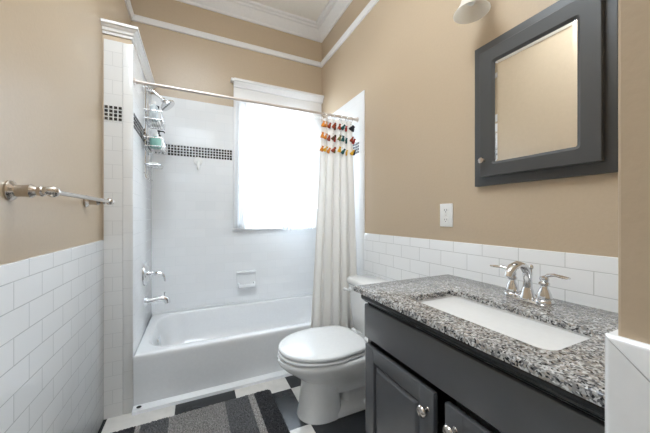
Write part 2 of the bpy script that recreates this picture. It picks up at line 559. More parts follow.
# window
w = bpy.data.objects.new('window_1', None); C.objects.link(w); w.location = (0.75, YB, WZ0); struct(w, 'white window over the tub behind sheer curtains')
b = MB()
b.box(0.31, WX0, YB - 0.02, YB, WZ0 - 0.01, WZ1, 0.003)
b.box(WX1, XR - 0.01, YB - 0.02, YB, WZ0 - 0.01, WZ1, 0.003)
b.box(0.31, XR - 0.01, YB - 0.02, YB, WZ1, 2.282, 0.003)
b.build('casing', WTRIM, w)
hd = [(0, 2.275), (-0.03, 2.278), (-0.033, 2.292), (-0.044, 2.304), (-0.05, 2.318), (-0.062, 2.322), (-0.062, 2.342), (0, 2.345)]
b = MB()
b.sweep(hd, [(0.306, YB), (0.306, YB - 0.0001), (XR - 0.002, YB - 0.0001)]) if False else b.sweep(hd, [(0.31, YB - 0.0005), (XR - 0.002, YB - 0.0005)])
b.box(0.285, 0.31, YB - 0.055, YB, 2.318, 2.342, 0.003)
b.build('header', WTRIM, w)
b = MB()
b.box(0.30, XR - 0.012, YB - 0.035, YB + 0.05, WZ0 - 0.014, WZ0 + 0.004, 0.004)
b.build('window_sill', WTRIM, w)
b = MB()
for x0, x1 in ((WX0, WX0 + 0.02), (WX1 - 0.02, WX1)): b.box(x0, x1, YB, YB + 0.13, WZ0, WZ1)
b.box(WX0 + 0.02, WX1 - 0.02, YB, YB + 0.13, WZ1 - 0.02, WZ1)
b.box(WX0 + 0.02, WX1 - 0.02, YB + 0.05, YB + 0.13, WZ0, WZ0 + 0.02)
b.build('window_frame', WTRIM, w)
for (z0, z1, yy) in ((1.02, 1.56, 0.06), (1.53, 2.08, 0.095)):
    b = MB()
    s = 0.035
    b.box(WX0 + 0.02, WX0 + 0.02 + s, YB + yy, YB + yy + 0.03, z0, z1)
    b.box(WX1 - 0.02 - s, WX1 - 0.02, YB + yy, YB + yy + 0.03, z0, z1)
    b.box(WX0 + 0.02 + s, WX1 - 0.02 - s, YB + yy, YB + yy + 0.03, z0, z0 + s)
    b.box(WX0 + 0.02 + s, WX1 - 0.02 - s, YB + yy, YB + yy + 0.03, z1 - s, z1)
    sh = b.build('sash', WTRIM, w)
    MB().box(WX0 + 0.02 + s, WX1 - 0.02 - s, YB + yy + 0.013, YB + yy + 0.017, z0 + s, z1 - s).build('glass_pane', GLASS, sh, smooth=False)

# door behind the camera
dr = bpy.data.objects.new('door_1', None); C.objects.link(dr); dr.location = (-0.02, YR, 0); struct(dr, 'white panelled door behind the camera')
b = MB()
b.box(-0.36, 0.32, YR + 0.005, YR + 0.03, 0.01, 2.0, 0.003)
for z0, z1 in ((0.2, 0.85), (1.0, 1.85)):
    for x0, x1 in ((-0.28, -0.06), (0.02, 0.24)):
        b.box(x0, x1, YR + 0.028, YR + 0.036, z0, z1, 0.006)
b.build('door_panel', DOORW, dr)
b = MB()
b.box(-0.44, -0.362, YR, YR + 0.022, 0, 2.08, 0.003).box(0.322, 0.40, YR, YR + 0.022, 0, 2.08, 0.003).box(-0.362, 0.322, YR, YR + 0.022, 2.003, 2.08, 0.003)
b.build('door_casing', DOORW, dr)
MB().lathe([(0.026, 0), (0.026, 0.006), (0.01, 0.01), (0.01, 0.035), (0.024, 0.045), (0.027, 0.058), (0.018, 0.07), (0, 0.072)], (-0.31, YR + 0.03, 0.98), (0, 1, 0)).build('door_handle', NICKEL, dr)

# ------------------------------------------------------------------ bathtub
tub = thing('bathtub', 'white enamel alcove bathtub with a flat apron beside the toilet', 'bathtub', (0.43, 2.23, 0))
tx0, tx1, ty0, ty1 = XP + 0.008, XR - 0.0095, 1.868, YB - 0.0075
RZ = 0.318
cx, cy, hx, hy = (tx0 + tx1) / 2, (ty0 + ty1) / 2, (tx1 - tx0) / 2, (ty1 - ty0) / 2
b = MB()
rings = []
rings.append(rrect(cx, cy + 0.004, hx, hy - 0.004, 0.004, 0.03))
rings.append(rrect(cx, cy, hx, hy, 0.004, RZ - 0.035))
rings.append(rrect(cx, cy, hx, hy, 0.006, RZ - 0.014))
rings.append(rrect(cx, cy, hx - 0.002, hy - 0.002, 0.008, RZ - 0.006))
rings.append(rrect(cx, cy, hx - 0.007, hy - 0.007, 0.01, RZ - 0.001))
rings.append(rrect(cx, cy, hx - 0.014, hy - 0.014, 0.012, RZ))
icx, icy = cx + 0.0, cy + 0.008
ihx, ihy = hx - 0.062, hy - 0.056
rings.append(rrect(icx, icy, ihx + 0.014, ihy + 0.014, 0.15, RZ))
rings.append(rrect(icx, icy, ihx + 0.005, ihy + 0.005, 0.15, RZ - 0.003))
rings.append(rrect(icx, icy, ihx, ihy, 0.15, RZ - 0.012))
rings.append(rrect(icx, icy, ihx - 0.012, ihy - 0.01, 0.15, RZ - 0.08))
rings.append(rrect(icx - 0.02, icy, ihx - 0.045, ihy - 0.022, 0.15, RZ - 0.18))
rings.append(rrect(icx - 0.035, icy, ihx - 0.085, ihy - 0.045, 0.14, RZ - 0.235))
rings.append(rrect(icx - 0.04, icy, ihx - 0.13, ihy - 0.085, 0.12, RZ - 0.255))
b.loft(rings, False, True)
tb = b.build('tub_shell', TUBM, tub, ang=50)
# raised lip where the tub meets the tile
b = MB()
b.box(tx0 + 0.001, tx1 - 0.001, ty1 - 0.016, ty1, RZ - 0.004, RZ + 0.018, 0.005)
b.build('rim_lip', TUBM, tub)
ox = icx - ihx + 0.022
fy = 2.235
MB().lathe([(0.028, 0), (0.03, 0.004), (0.027, 0.009), (0.012, 0.013), (0, 0.0135)], (ox - 0.004, fy, RZ - 0.085), (1, 0, 0.12)).build('overflow_plate', CHROME, tub)
MB().lathe([(0.03, 0), (0.03, 0.003), (0.02, 0.006), (0, 0.006)], (icx - ihx + 0.22, icy, RZ - 0.256), (0, 0, 1)).build('drain', CHROME, tub)
MB().ball((-0.292, 1.853, 0.031), 0.009, 10, (1.5, 0.7, 0.7)).build('weep_hole', RUBBER, tub)

# valve + spout
TX = XP + 0.008
vt = thing('shower_valve', 'chrome shower valve with a lever on a round plate above the tub spout', 'faucet', (TX, fy, 0.715))
MB().lathe([(0.078, 0), (0.081, 0.004), (0.080, 0.009), (0.074, 0.013), (0.068, 0.012), (0.064, 0.015), (0.05, 0.023), (0.03, 0.028), (0.02, 0.029)], (TX, fy, 0.715), (1, 0, 0)).build('escutcheon', CHROME, vt)
MB().lathe([(0.026, 0.015), (0.024, 0.03), (0.016, 0.036), (0.019, 0.05), (0.014, 0.056), (0.017, 0.07), (0.012, 0.08), (0, 0.082)], (TX, fy, 0.715), (1, 0, 0)).build('valve_stem', CHROME, vt)
MB().tube([(TX + 0.075, fy, 0.715), (TX + 0.10, fy - 0.002, 0.713), (TX + 0.115, fy - 0.004, 0.70), (TX + 0.123, fy - 0.006, 0.675), (TX + 0.126, fy - 0.006, 0.655)], [0.007, 0.0075, 0.008, 0.010, 0.006], 10).build('lever_handle', CHROME, vt)
sp = thing('tub_spout', 'chrome tub spout with a diverter pin above the tub rim', 'faucet', (TX, fy, 0.525))
MB().lathe([(0.036, 0), (0.037, 0.006), (0.028, 0.014), (0.024, 0.02)], (TX, fy, 0.525), (1, 0, 0)).build('flange', CHROME, sp)
MB().tube([(TX + 0.015, fy, 0.525), (TX + 0.05, fy, 0.527), (TX + 0.09, fy, 0.534), (TX + 0.118, fy, 0.533), (TX + 0.135, fy, 0.522), (TX + 0.141, fy, 0.50)], [0.021, 0.02, 0.021, 0.024, 0.022, 0.019], 16).build('spout_body', CHROME, sp)
MB().lathe([(0.004, 0), (0.004, 0.016), (0.008, 0.02), (0.007, 0.026), (0, 0.028)], (TX + 0.122, fy, 0.552), (0, 0, 1), 12).build('diverter_pin', CHROME, sp)

# shower head
sh = thing('overhead_shower', 'chrome shower head angled out over the tub from a short arm', 'shower head', (TX, fy, 1.99))
MB().lathe([(0.028, 0), (0.029, 0.004), (0.018, 0.010), (0.012, 0.012)], (TX, fy, 1.99), (1, 0, 0)).build('flange', CHROME, sh)
MB().tube([(TX + 0.005, fy, 1.99), (TX + 0.03, fy, 1.989), (TX + 0.06, fy, 1.980), (TX + 0.115, fy, 1.932)], 0.0095, 12).build('shower_arm', CHROME, sh)
MB().lathe([(0.012, 0), (0.016, 0.006), (0.016, 0.016), (0.012, 0.02), (0.022, 0.03), (0.046, 0.045), (0.052, 0.052), (0.052, 0.062), (0.046, 0.064), (0, 0.0645)], (TX + 0.108, fy, 1.938), (0.6, -0.1, -0.75), 24).build('spray_head', CHROME, sh)

# shower caddy
cd = thing('shower_caddy', 'chrome wire shower caddy hanging from the shower arm', 'shower caddy', (TX + 0.02, fy, 1.36))
b = MB()
cxx = TX + 0.014
for dy in (-0.055, 0.055):
    b.tube([(cxx, fy + dy, 1.375), (cxx, fy + dy, 1.985), (cxx, fy + dy * 0.6, 2.0)], 0.0042, 8)
b.tube([(cxx, fy - 0.033, 2.0), (cxx + 0.008, fy, 2.006), (cxx, fy + 0.033, 2.0)], 0.0042, 8)
b.build('caddy_frame', CHROME, cd)


def basket(z, h, dep, hw, name):
    b = MB()
    x0, x1, y0, y1 = cxx + 0.004, cxx + dep, fy - hw, fy + hw
    for zz in (z, z + h):
        b.tube([(x0, y0, zz), (x1, y0, zz), (x1, y1, zz), (x0, y1, zz), (x0, y0, zz)], 0.0034, 8)
    for i in range(6):
        x = x0 + (x1 - x0) * (i + 0.5) / 6
        b.tube([(x, y0, z), (x, y1, z)], 0.0022, 6)
    for i in range(5):
        y = y0 + (y1 - y0) * i / 4
        b.tube([(x1, y, z), (x1, y, z + h)], 0.0022, 6)
    b.build(name, CHROME, cd)


basket(1.755, 0.055, 0.10, 0.115, 'wire_basket')
basket(1.575, 0.055, 0.11, 0.125, 'wire_basket')
b = MB()
b.tube([(cxx, fy - 0.08, 1.46), (cxx + 0.09, fy - 0.08, 1.46), (cxx + 0.10, fy, 1.46), (cxx + 0.09, fy + 0.08, 1.46), (cxx, fy + 0.08, 1.46), (cxx, fy - 0.08, 1.46)], 0.0034, 8)
for i in range(5):
    b.tube([(cxx + 0.015 + i * 0.018, fy - 0.08, 1.46), (cxx + 0.015 + i * 0.018, fy + 0.08, 1.46)], 0.0022, 6)
b.build('soap_tray', CHROME, cd)
for dy in (-0.075, -0.02, 0.05):
    MB().tube([(cxx, fy + dy, 1.40), (cxx + 0.004, fy + dy, 1.37), (cxx + 0.016, fy + dy, 1.358), (cxx + 0.028, fy + dy, 1.37)], 0.0036, 8).build('hook', CHROME, cd)
MB().tube([(cxx, fy - 0.09, 1.40), (cxx, fy + 0.07, 1.40)], 0.0034, 8).build('hook_rail', CHROME, cd)


def bottle(x, y, z, r, h, m, capm, label, pump=False, name='shampoo_bottle', ry=None):
    t = thing(name, label, 'bottle', (x, y, z))
    ry = ry or r
    prof = [(0.0, 0.9), (0.004, 1.0), (h * 0.8, 1.0), (h * 0.9, 0.8), (h * 0.96, 0.42), (h, 0.4)]
    MB().loft([[Vector((x + r * s * math.cos(2 * PI * i / 24), y + ry * s * math.sin(2 * PI * i / 24), z + q)) for i in range(24)] for q, s in prof]).build('bottle_body', m, t)
    if pump:
        b = MB()
        b.lathe([(0.013, 0), (0.013, 0.014), (0.005, 0.016), (0.005, 0.036), (0.010, 0.038), (0.010, 0.046), (0, 0.047)], (x, y, z + h), n=14)
        b.tube([(x, y, z + h + 0.042), (x + 0.03, y - 0.006, z + h + 0.04), (x + 0.036, y - 0.008, z + h + 0.03)], 0.0045, 8)
        b.build('pump', capm, t)
    else:
        MB().lathe([(r * 0.5, 0), (r * 0.52, 0.002), (r * 0.5, 0.02), (0, 0.021)], (x, y, z + h), n=18).build('bottle_cap', capm, t)
    return t


bottle(cxx + 0.055, fy + 0.065, 1.759, 0.028, 0.125, PLAST, RUBBER, 'white bottle with a dark cap on the upper caddy shelf', ry=0.036)
bottle(cxx + 0.052, fy - 0.06, 1.759, 0.025, 0.11, CLEAR, PLAST, 'short clear bottle beside the taller white bottle, upper caddy shelf', ry=0.03)
bottle(cxx + 0.07, fy + 0.045, 1.579, 0.034, 0.10, PLAST, RUBBER, 'white bottle with a black pump on the lower caddy shelf', True, 'pump_bottle', ry=0.042)
bottle(cxx + 0.06, fy - 0.045, 1.579, 0.034, 0.075, TEAL, PLAST, 'pale teal tub with a white lid on the lower caddy shelf', False, 'shampoo_bottle', ry=0.05)
tag(MB().box(cxx + 0.015, cxx + 0.075, fy - 0.05, fy + 0.04, 1.4625, 1.482, 0.008, 3).build('soap_bar', PLAST), 'white bar of soap on the bottom tray of the caddy', 'soap')

# wall hook, soap dish, corner shelf
wy = YB - 0.007
hk = thing('wall_hook', 'white adhesive hook under the black mosaic band', 'hook', (0.017, wy, 1.575))
MB().lathe([(0.036, 0), (0.036, 0.008), (0.03, 0.014), (0, 0.016)], (0.017, wy, 1.585), (0, -1, 0)).build('backing_plate', PLAST, hk)
MB().tube([(0.017, wy - 0.012, 1.58), (0.017, wy - 0.016, 1.53), (0.017, wy - 0.03, 1.515), (0.017, wy - 0.042, 1.527), (0.017, wy - 0.043, 1.54)], [0.013, 0.011, 0.010, 0.009, 0.007], 10).build('hook', PLAST, hk)
sd = thing('soap_dish', 'white ceramic soap dish set into the tile above the tub', 'soap dish', (0.42, wy, 0.53))
b = MB()
b.box(0.335, 0.505, wy - 0.012, wy, 0.46, 0.615, 0.006)
b.box(0.338, 0.502, wy - 0.03, wy - 0.008, 0.595, 0.612, 0.006)
b.build('dish_back', T_GLAZE, sd)
b = MB()
b.box(0.345, 0.495, wy - 0.06, wy - 0.008, 0.465, 0.482, 0.006)
b.box(0.345, 0.358, wy - 0.06, wy - 0.008, 0.478, 0.51, 0.005)
b.box(0.482, 0.495, wy - 0.06, wy - 0.008, 0.478, 0.51, 0.005)
b.box(0.345, 0.495, wy - 0.064, wy - 0.052, 0.470, 0.50, 0.005)
b.build('tray', T_GLAZE, sd)
b = MB()
q = [(XR - 0.012, wy - 0.037, 1.185)] + [(XR - 0.012 - 0.085 * math.sin(a), wy - 0.037 - 0.085 * math.cos(a), 1.185) for a in [PI / 2 * i / 10 for i in range(11)]]
b.poly(q, (0, 0, 0.022))
tag(b.build('corner_shelf', T_GLAZE), 'small white ceramic shelf in the tub corner by the window', 'shelf')

# ------------------------------------------------------------------ rods, curtains
rd = thing('shower_rod', 'straight tan-grey shower curtain rod spanning the tub', 'curtain rod', (0.43, 1.91, 1.888))
MB().tube([(TX + 0.002, 1.895, 1.888), (XR - 0.012, 1.895, 1.888)], 0.0098, 16).build('rod', ROD, rd)
for x, d in ((TX, 1), (XR - 0.009, -1)):
    MB().lathe([(0.02, 0), (0.02, 0.005), (0.014, 0.010), (0.0135, 0.02)], (x, 1.895, 1.888), (d, 0, 0), 20).build('end_flange', ROD, rd)


def wavy(name, m, x0t, x1t, x0b, x1b, yt, yb, zt, zb, nf, amp_t, amp_b, parent, nx=180, nz=40, seed=1, hem=0.0):
    rnd = random.Random(seed)
    ph = [rnd.uniform(0, 6.28) for _ in range(4)]
    bm = bmesh.new()
    V = []
    for j in range(nz + 1):
        v = j / nz
        row = []
        for i in range(nx + 1):
            u = i / nx
            k = u * nf * 2 * PI
            wob = 0.35 * math.sin(u * 5 + ph[0]) + 0.25 * math.sin(v * 2 + u * 9 + ph[1])
            amp = amp_t + (amp_b - amp_t) * v
            off = amp * (math.sin(k + wob * 2.0) + 0.35 * math.sin(2.3 * k + ph[2] + v * 1.2))
            xs = 0.35 * amp * math.sin(2 * k + ph[3])
            x = (x0t + (x1t - x0t) * u) * (1 - v) + (x0b + (x1b - x0b) * u) * v + xs
            y = yt + (yb - yt) * v + off
            z = zt + (zb - zt) * v + hem * math.sin(u * 7 + ph[1]) * v
            row.append(bm.verts.new((x, y, z)))
        V.append(row)
    for j in range(nz):
        for i in range(nx):
            bm.faces.new((V[j][i], V[j][i + 1], V[j + 1][i + 1], V[j + 1][i]))
    me = bpy.data.meshes.new(name)
    co = [[v.co.copy() for v in r] for r in V]
    bm.to_mesh(me); bm.free()
    me.materials.append(m)
    me.polygons.foreach_set('use_smooth', [True] * len(me.polygons))
    o = bpy.data.objects.new(name, me)
    C.objects.link(o)
    if parent is not None:
        o.parent = parent
        o.location = -Vector(parent.location)
    return o, co


sc = thing('shower_curtain', 'cream cotton shower curtain with three rows of coloured tassels', 'curtain', (1.0, 1.87, 0.13))
cl, co = wavy('curtain_cloth', CURT, 0.862, 1.135, 0.735, 1.166, 1.895, 1.826, 1.862, 0.13, 5.3, 0.018, 0.027, sc, seed=5)
for i in range(9):
    u = (i + 0.5) / 9
    p = co[0][int(u * 180)]
    MB().torus((p.x, 1.895, 1.876), 0.0235, 0.0022, (1, 0.25 * (-1) ** i, 0)).build('curtain_ring', CHROME, sc)
TC = {k: mat('tassel_' + k, lin(*v), 0.9) for k, v in dict(orange=(222, 140, 50), rust=(158, 66, 36), red=(176, 52, 44), teal=(36, 92, 92), yellow=(226, 176, 48), brown=(92, 58, 40), navy=(40, 42, 54), olive=(120, 116, 60)).items()}
rows = [(1.80, 'orange orange rust rust brown rust teal red navy navy'.split()),
        (1.705, 'orange orange rust brown red olive teal teal rust red'.split()),
        (1.61, 'orange yellow orange rust olive yellow teal yellow yellow navy'.split())]
for z, cols in rows:
    j = int(round((1.862 - z) / (1.862 - 0.13) * 40))
    v = 0
    for i, c in enumerate(cols):
        u = 0.02 + 0.96 * i / (len(cols) - 1)
        p = co[j][int(u * 180)]
        fy_ = p.y - 0.012
        dz = random.uniform(-0.006, 0.006)
        lean = random.uniform(0.1, 0.9)
        b = MB()
        b.lathe([(0.003, 0.030), (0.008, 0.027), (0.0085, 0.021), (0.0055, 0.017), (0.009, 0.013), (0.0135, -0.004), (0.0145, -0.012), (0, -0.0125)], (p.x, fy_, z + dz), (lean, -0.15, 1), 12)
        b.tube([(p.x, p.y, z + dz + 0.034), (p.x, fy_, z + dz + 0.032)], 0.0015, 6)
        b.build('tassel', TC[c], sc)

wr = thing('window_curtain_rod', 'thin white rod holding the sheer window curtains', 'curtain rod', (0.74, YB - 0.05, 2.125))
MB().tube([(0.32, YB - 0.036, 2.127), (1.175, YB - 0.036, 2.127)], 0.006, 10).build('rod', WTRIM, wr)
for x in (0.335, 1.16):
    MB().box(x - 0.008, x + 0.008, YB - 0.044, YB - 0.02, 2.117, 2.137, 0.002).build('bracket', WTRIM, wr)
for n, (x0, x1, y0, seed, zb, lab) in enumerate(((0.325, 0.775, YB - 0.060, 3, 1.008, 'left sheer white window curtain panel, nearer the shower head'),
                                                 (0.745, 1.045, YB - 0.105, 11, 0.985, 'right sheer white window curtain panel, beside the shower curtain'))):
    t = thing('window_curtain', lab, 'curtain', ((x0 + x1) / 2, y0, zb), 'sheer curtains on the window')
    wavy('sheer_cloth', SHEER, x0, x1, x0 - 0.012, x1 + 0.005, y0, y0, 2.145, zb, 6.0, 0.007, 0.014, t, seed=seed)
    wavy('hem', SHEER, x0 - 0.012, x1 + 0.005, x0 - 0.012, x1 + 0.005, y0 - 0.004, y0 - 0.004, zb + 0.03, zb, 6.0, 0.014, 0.014, t, seed=seed, nz=3)

# ------------------------------------------------------------------ toilet
ty = 1.445
to = thing('toilet', 'white two-piece toilet with the lid down between tub and vanity', 'toilet', (0.8, ty, 0))


def egg(xf, xb, hw, z, n=48, sq=2.25, back=0.62, taper=0.0):
    """plan outline, rounded at the front (low x), squarer at the back (high x)"""
    xm = xf + (xb - xf) * 0.56
    out = []
    for i in range(n):
        a = 2 * PI * i / n
        c, s_ = math.cos(a), math.sin(a)
        e = 2.0 / sq
        if c < 0:
            x = xm - (xm - xf) * abs(c) ** (2.0 / 2.1)
            y = hw * math.copysign(abs(s_) ** (2.0 / 2.1), s_)
        else:
            x = xm + (xb - xm) * abs(c) ** back
            y = hw * math.copysign(abs(s_) ** e, s_) * (1 - taper * ((x - xm) / (xb - xm)) ** 2)
        out.append(Vector((x, ty + y, z)))
    return out


b = MB()
# bowl
b.loft([egg(0.58, 0.98, 0.10, 0.13), egg(0.565, 0.98, 0.108, 0.165), egg(0.54, 0.99, 0.126, 0.20), egg(0.49, 1.0, 0.154, 0.242),
        egg(0.435, 1.0, 0.182, 0.285), egg(0.408, 1.0, 0.195, 0.312), egg(0.401, 1.0, 0.199, 0.328), egg(0.404, 1.0, 0.197, 0.341), egg(0.43, 0.995, 0.187, 0.347)])
# front column
b.loft([egg(0.515, 0.765, 0.114, 0.0), egg(0.517, 0.765, 0.113, 0.015), egg(0.526, 0.76, 0.109, 0.05), egg(0.535, 0.755, 0.106, 0.12), egg(0.541, 0.755, 0.104, 0.18), egg(0.535, 0.76, 0.108, 0.225)])
# rear base and foot
b.loft([rrect(0.89, ty, 0.22, 0.108, 0.05, 0.0), rrect(0.89, ty, 0.22, 0.108, 0.05, 0.022), rrect(0.90, ty, 0.205, 0.096, 0.05, 0.036),
        rrect(0.93, ty, 0.17, 0.075, 0.05, 0.05), rrect(0.93, ty, 0.15, 0.066, 0.05, 0.20), rrect(0.93, ty, 0.17, 0.10, 0.05, 0.28), rrect(0.97, ty, 0.19, 0.14, 0.05, 0.344)])
# trapway bulges on both sides
for sgn in (-1, 1):
    b.tube([(0.80, ty + sgn * 0.05, 0.22), (0.86, ty + sgn * 0.062, 0.27), (0.94, ty + sgn * 0.066, 0.26), (0.99, ty + sgn * 0.066, 0.19), (1.02, ty + sgn * 0.062, 0.11), (1.06, ty + sgn * 0.05, 0.05)], [0.035, 0.045, 0.05, 0.05, 0.045, 0.03], 14)
b.build('bowl', PORC, to, ang=60)
for sgn in (-1, 1):
    MB().lathe([(0.017, 0), (0.016, 0.012), (0.009, 0.02), (0, 0.021)], (0.90, ty + sgn * 0.098, 0.03), (0, 0, 1), 16).build('bolt_cap', PORC, to)


def slab(xf, xb, hw, z0, z1, r, back=0.25):
    return [egg(xf + r, xb - r, hw - r, z0, back=back, taper=0.22), egg(xf, xb, hw, z0 + r, back=back, taper=0.22), egg(xf, xb, hw, z1 - r, back=back, taper=0.22), egg(xf + r * 0.4, xb - r * 0.4, hw - r * 0.4, z1 - r * 0.3, back=back, taper=0.22), egg(xf + r * 1.2, xb - r, hw - r * 1.2, z1, back=back, taper=0.22)]


MB().loft(slab(0.408, 0.912, 0.198, 0.348, 0.367, 0.006)).build('seat', SEATM, to, ang=50)
rr = slab(0.410, 0.905, 0.199, 0.370, 0.393, 0.007)
rr.append(egg(0.455, 0.88, 0.155, 0.3965, back=0.25, taper=0.22)); rr.append(egg(0.54, 0.82, 0.08, 0.3985, back=0.25, taper=0.22))
MB().loft(rr).build('lid', SEATM, to, ang=50)
for sgn in (-1, 1):
    MB().tube([(0.928, ty + sgn * 0.05, 0.374), (0.928, ty + sgn * 0.10, 0.374)], 0.013, 12).build('hinge', SEATM, to)
b = MB()
tcx, thx = 1.066, 0.098
b.loft([rrect(tcx + 0.01, ty, thx - 0.025, 0.21, 0.05, 0.335), rrect(tcx + 0.006, ty, thx - 0.012, 0.225, 0.05, 0.35), rrect(tcx + 0.004, ty, thx - 0.008, 0.238, 0.045, 0.44), rrect(tcx, ty, thx, 0.254, 0.04, 0.645)])
b.build('tank', PORC, to, ang=50)
b = MB()
b.loft([rrect(tcx, ty, thx + 0.004, 0.258, 0.045, 0.644), rrect(tcx, ty, thx + 0.012, 0.266, 0.05, 0.652), rrect(tcx, ty, thx + 0.012, 0.266, 0.05, 0.672), rrect(tcx, ty, thx + 0.008, 0.262, 0.05, 0.682), rrect(tcx, ty, thx - 0.004, 0.25, 0.045, 0.687)])
b.build('tank_lid', PORC, to, ang=50)
fh = MB().lathe([(0.018, 0), (0.018, 0.006), (0.012, 0.012), (0, 0.013)], (tcx - thx, ty + 0.20, 0.606), (-1, 0, 0), 16).build('flush_handle', PORC, to)
MB().tube([(tcx - thx - 0.014, ty + 0.20, 0.606), (tcx - thx - 0.018, ty + 0.225, 0.603), (tcx - thx - 0.014, ty + 0.255, 0.599)], [0.009, 0.008, 0.012], 10).build('lever', PORC, fh)

# ------------------------------------------------------------------ rug
RW, RD = 0.835, 0.52
x_edges = [-RW / 2, -RW / 2 + 0.115, -RW / 2 + 0.137, -RW / 2 + 0.268, -RW / 2 + 0.556, -RW / 2 + 0.690, -RW / 2 + 0.727, RW / 2]
cD, cL, cM, cG = lin(74, 74, 76), lin(176, 172, 168), lin(112, 112, 113), lin(158, 155, 152)
RUG = rug_mat(x_edges, [cD, cL, cM, cG, cM, cL, cD])
nx, ny = 260, 160
bm = bmesh.new()
V = []
rr = random.Random(3)
for j in range(ny + 1):
    row = []
    for i in range(nx + 1):
        x = -RW / 2 + RW * i / nx
        y = -RD / 2 + RD * j / ny
        ex = min(i, nx - i) * RW / nx
        ey = min(j, ny - j) * RD / ny
        r0 = 0.035
        if ex < r0 and ey < r0:      # rounded corners
            d = math.hypot(r0 - ex, r0 - ey)
            if d > r0:
                k = r0 / d
                nx_, ny_ = r0 - (r0 - ex) * k, r0 - (r0 - ey) * k
                x += math.copysign(nx_ - ex, -x); y += math.copysign(ny_ - ey, -y)
        edge = min(1.0, min(ex, ey) / 0.012)
        z = 0.004 + 0.010 * edge + rr.uniform(-0.0035, 0.0045) * (0.3 + edge)
        jx = rr.uniform(-0.0016, 0.0016)
        row.append(bm.verts.new((x + jx, y + rr.uniform(-0.003, 0.003) * (1 if ey < 0.004 else 0.4), max(0.001, z) if min(i, nx - i, j, ny - j) else 0.001)))
    V.append(row)
for j in range(ny):
    for i in range(nx):
        bm.faces.new((V[j][i], V[j][i + 1], V[j + 1][i + 1], V[j + 1][i]))
me = bpy.data.meshes.new('bath_rug')
bm.to_mesh(me); bm.free()
me.materials.append(RUG)
rug = bpy.data.objects.new('bath_rug', me)
C.objects.link(rug)
rug.rotation_euler = (0, 0, 0.02)
rug.location = (0.020, 1.472, 0.0)
tag(rug, 'grey striped shaggy bath rug on the checkered floor beside the tub', 'rug')

# ------------------------------------------------------------------ vanity
VY0, VY1 = 0.1455, 0.985
vx = 0.645
va = thing('vanity_cabinet', 'charcoal painted vanity cabinet with two raised-panel doors under the granite', 'cabinet', (0.9, 0.56, 0))
b = MB()
b.box(vx + 0.022, vx + 0.04, VY0 + 0.0, VY0 + 0.05, 0.10, 0.79)   # face frame
b.box(vx + 0.022, vx + 0.04, VY1 - 0.022, VY1, 0.10, 0.79)
b.box(vx + 0.022, vx + 0.04, VY0 + 0.05, VY1 - 0.022, 0.745, 0.79)
b.box(vx + 0.022, vx + 0.04, VY0 + 0.05, VY1 - 0.022, 0.10, 0.14)
b.box(vx + 0.04, 1.180, VY1 - 0.018, VY1, 0.0, 0.79)           # far side
b.box(vx + 0.04, 1.180, VY0, VY0 + 0.018, 0.0, 0.79)           # near side
b.box(vx + 0.04, 1.180, VY0 + 0.018, VY1 - 0.018, 0.10, 0.118)
b.box(vx + 0.08, vx + 0.095, VY0 + 0.018, VY1 - 0.018, 0.0, 0.10)
b.build('carcass', BLACKP, va, smooth=False)
b = MB()
b.box(vx + 0.004, vx + 0.02, VY0, VY1 + 0.001, 0.752, 0.792)
b.tube([(vx + 0.004, VY0, 0.774), (vx + 0.004, VY1 + 0.001, 0.774)], 0.017, 14)
b.build('moulding', BLACKD, va)
fp = MB().box(vx, vx + 0.02, VY0 + 0.03, VY1 - 0.004, 0.606, 0.744, 0.004, 3).build('false_drawer_front', BLACKP, va)


def vdoor(y0, y1, z0, z1, ky, kz):
    b = MB()
    fw = 0.058
    b.box(vx, vx + 0.0195, y0, y0 + fw, z0, z1, 0.003)
    b.box(vx, vx + 0.0195, y1 - fw, y1, z0, z1, 0.003)
    b.box(vx, vx + 0.0195, y0 + fw - 0.002, y1 - fw + 0.002, z0, z0 + fw, 0.003)
    b.box(vx, vx + 0.0195, y0 + fw - 0.002, y1 - fw + 0.002, z1 - fw, z1, 0.003)
    d = b.build('door', BLACKP, va)
    # recessed field with a raised centre
    b = MB()
    yy0, yy1, zz0, zz1 = y0 + fw, y1 - fw, z0 + fw, z1 - fw
    b.box(vx + 0.012, vx + 0.0185, yy0, yy1, zz0, zz1)
    def rect(i, x): return [(x, yy0 + i, zz0 + i), (x, yy1 - i, zz0 + i), (x, yy1 - i, zz1 - i), (x, yy0 + i, zz1 - i)]
    b.loft([[Vector(p) for p in r] for r in (rect(0.010, vx + 0.012), rect(0.012, vx + 0.009), rect(0.022, vx + 0.003), rect(0.025, vx + 0.0025))], False, True)
    b.build('raised_panel', BLACKP, d, smooth=False)
    MB().lathe([(0.008, 0), (0.006, 0.004), (0.0055, 0.012), (0.010, 0.016), (0.0165, 0.020), (0.0175, 0.025), (0.015, 0.029), (0.006, 0.032), (0, 0.0325)], (vx, ky, kz), (-1, 0, 0), 24).build('knob', NICKEL, d)
    return d


vdoor(0.609, 0.974, 0.125, 0.580, 0.633, 0.518)
vdoor(0.200, 0.568, 0.125, 0.580, 0.534, 0.525)

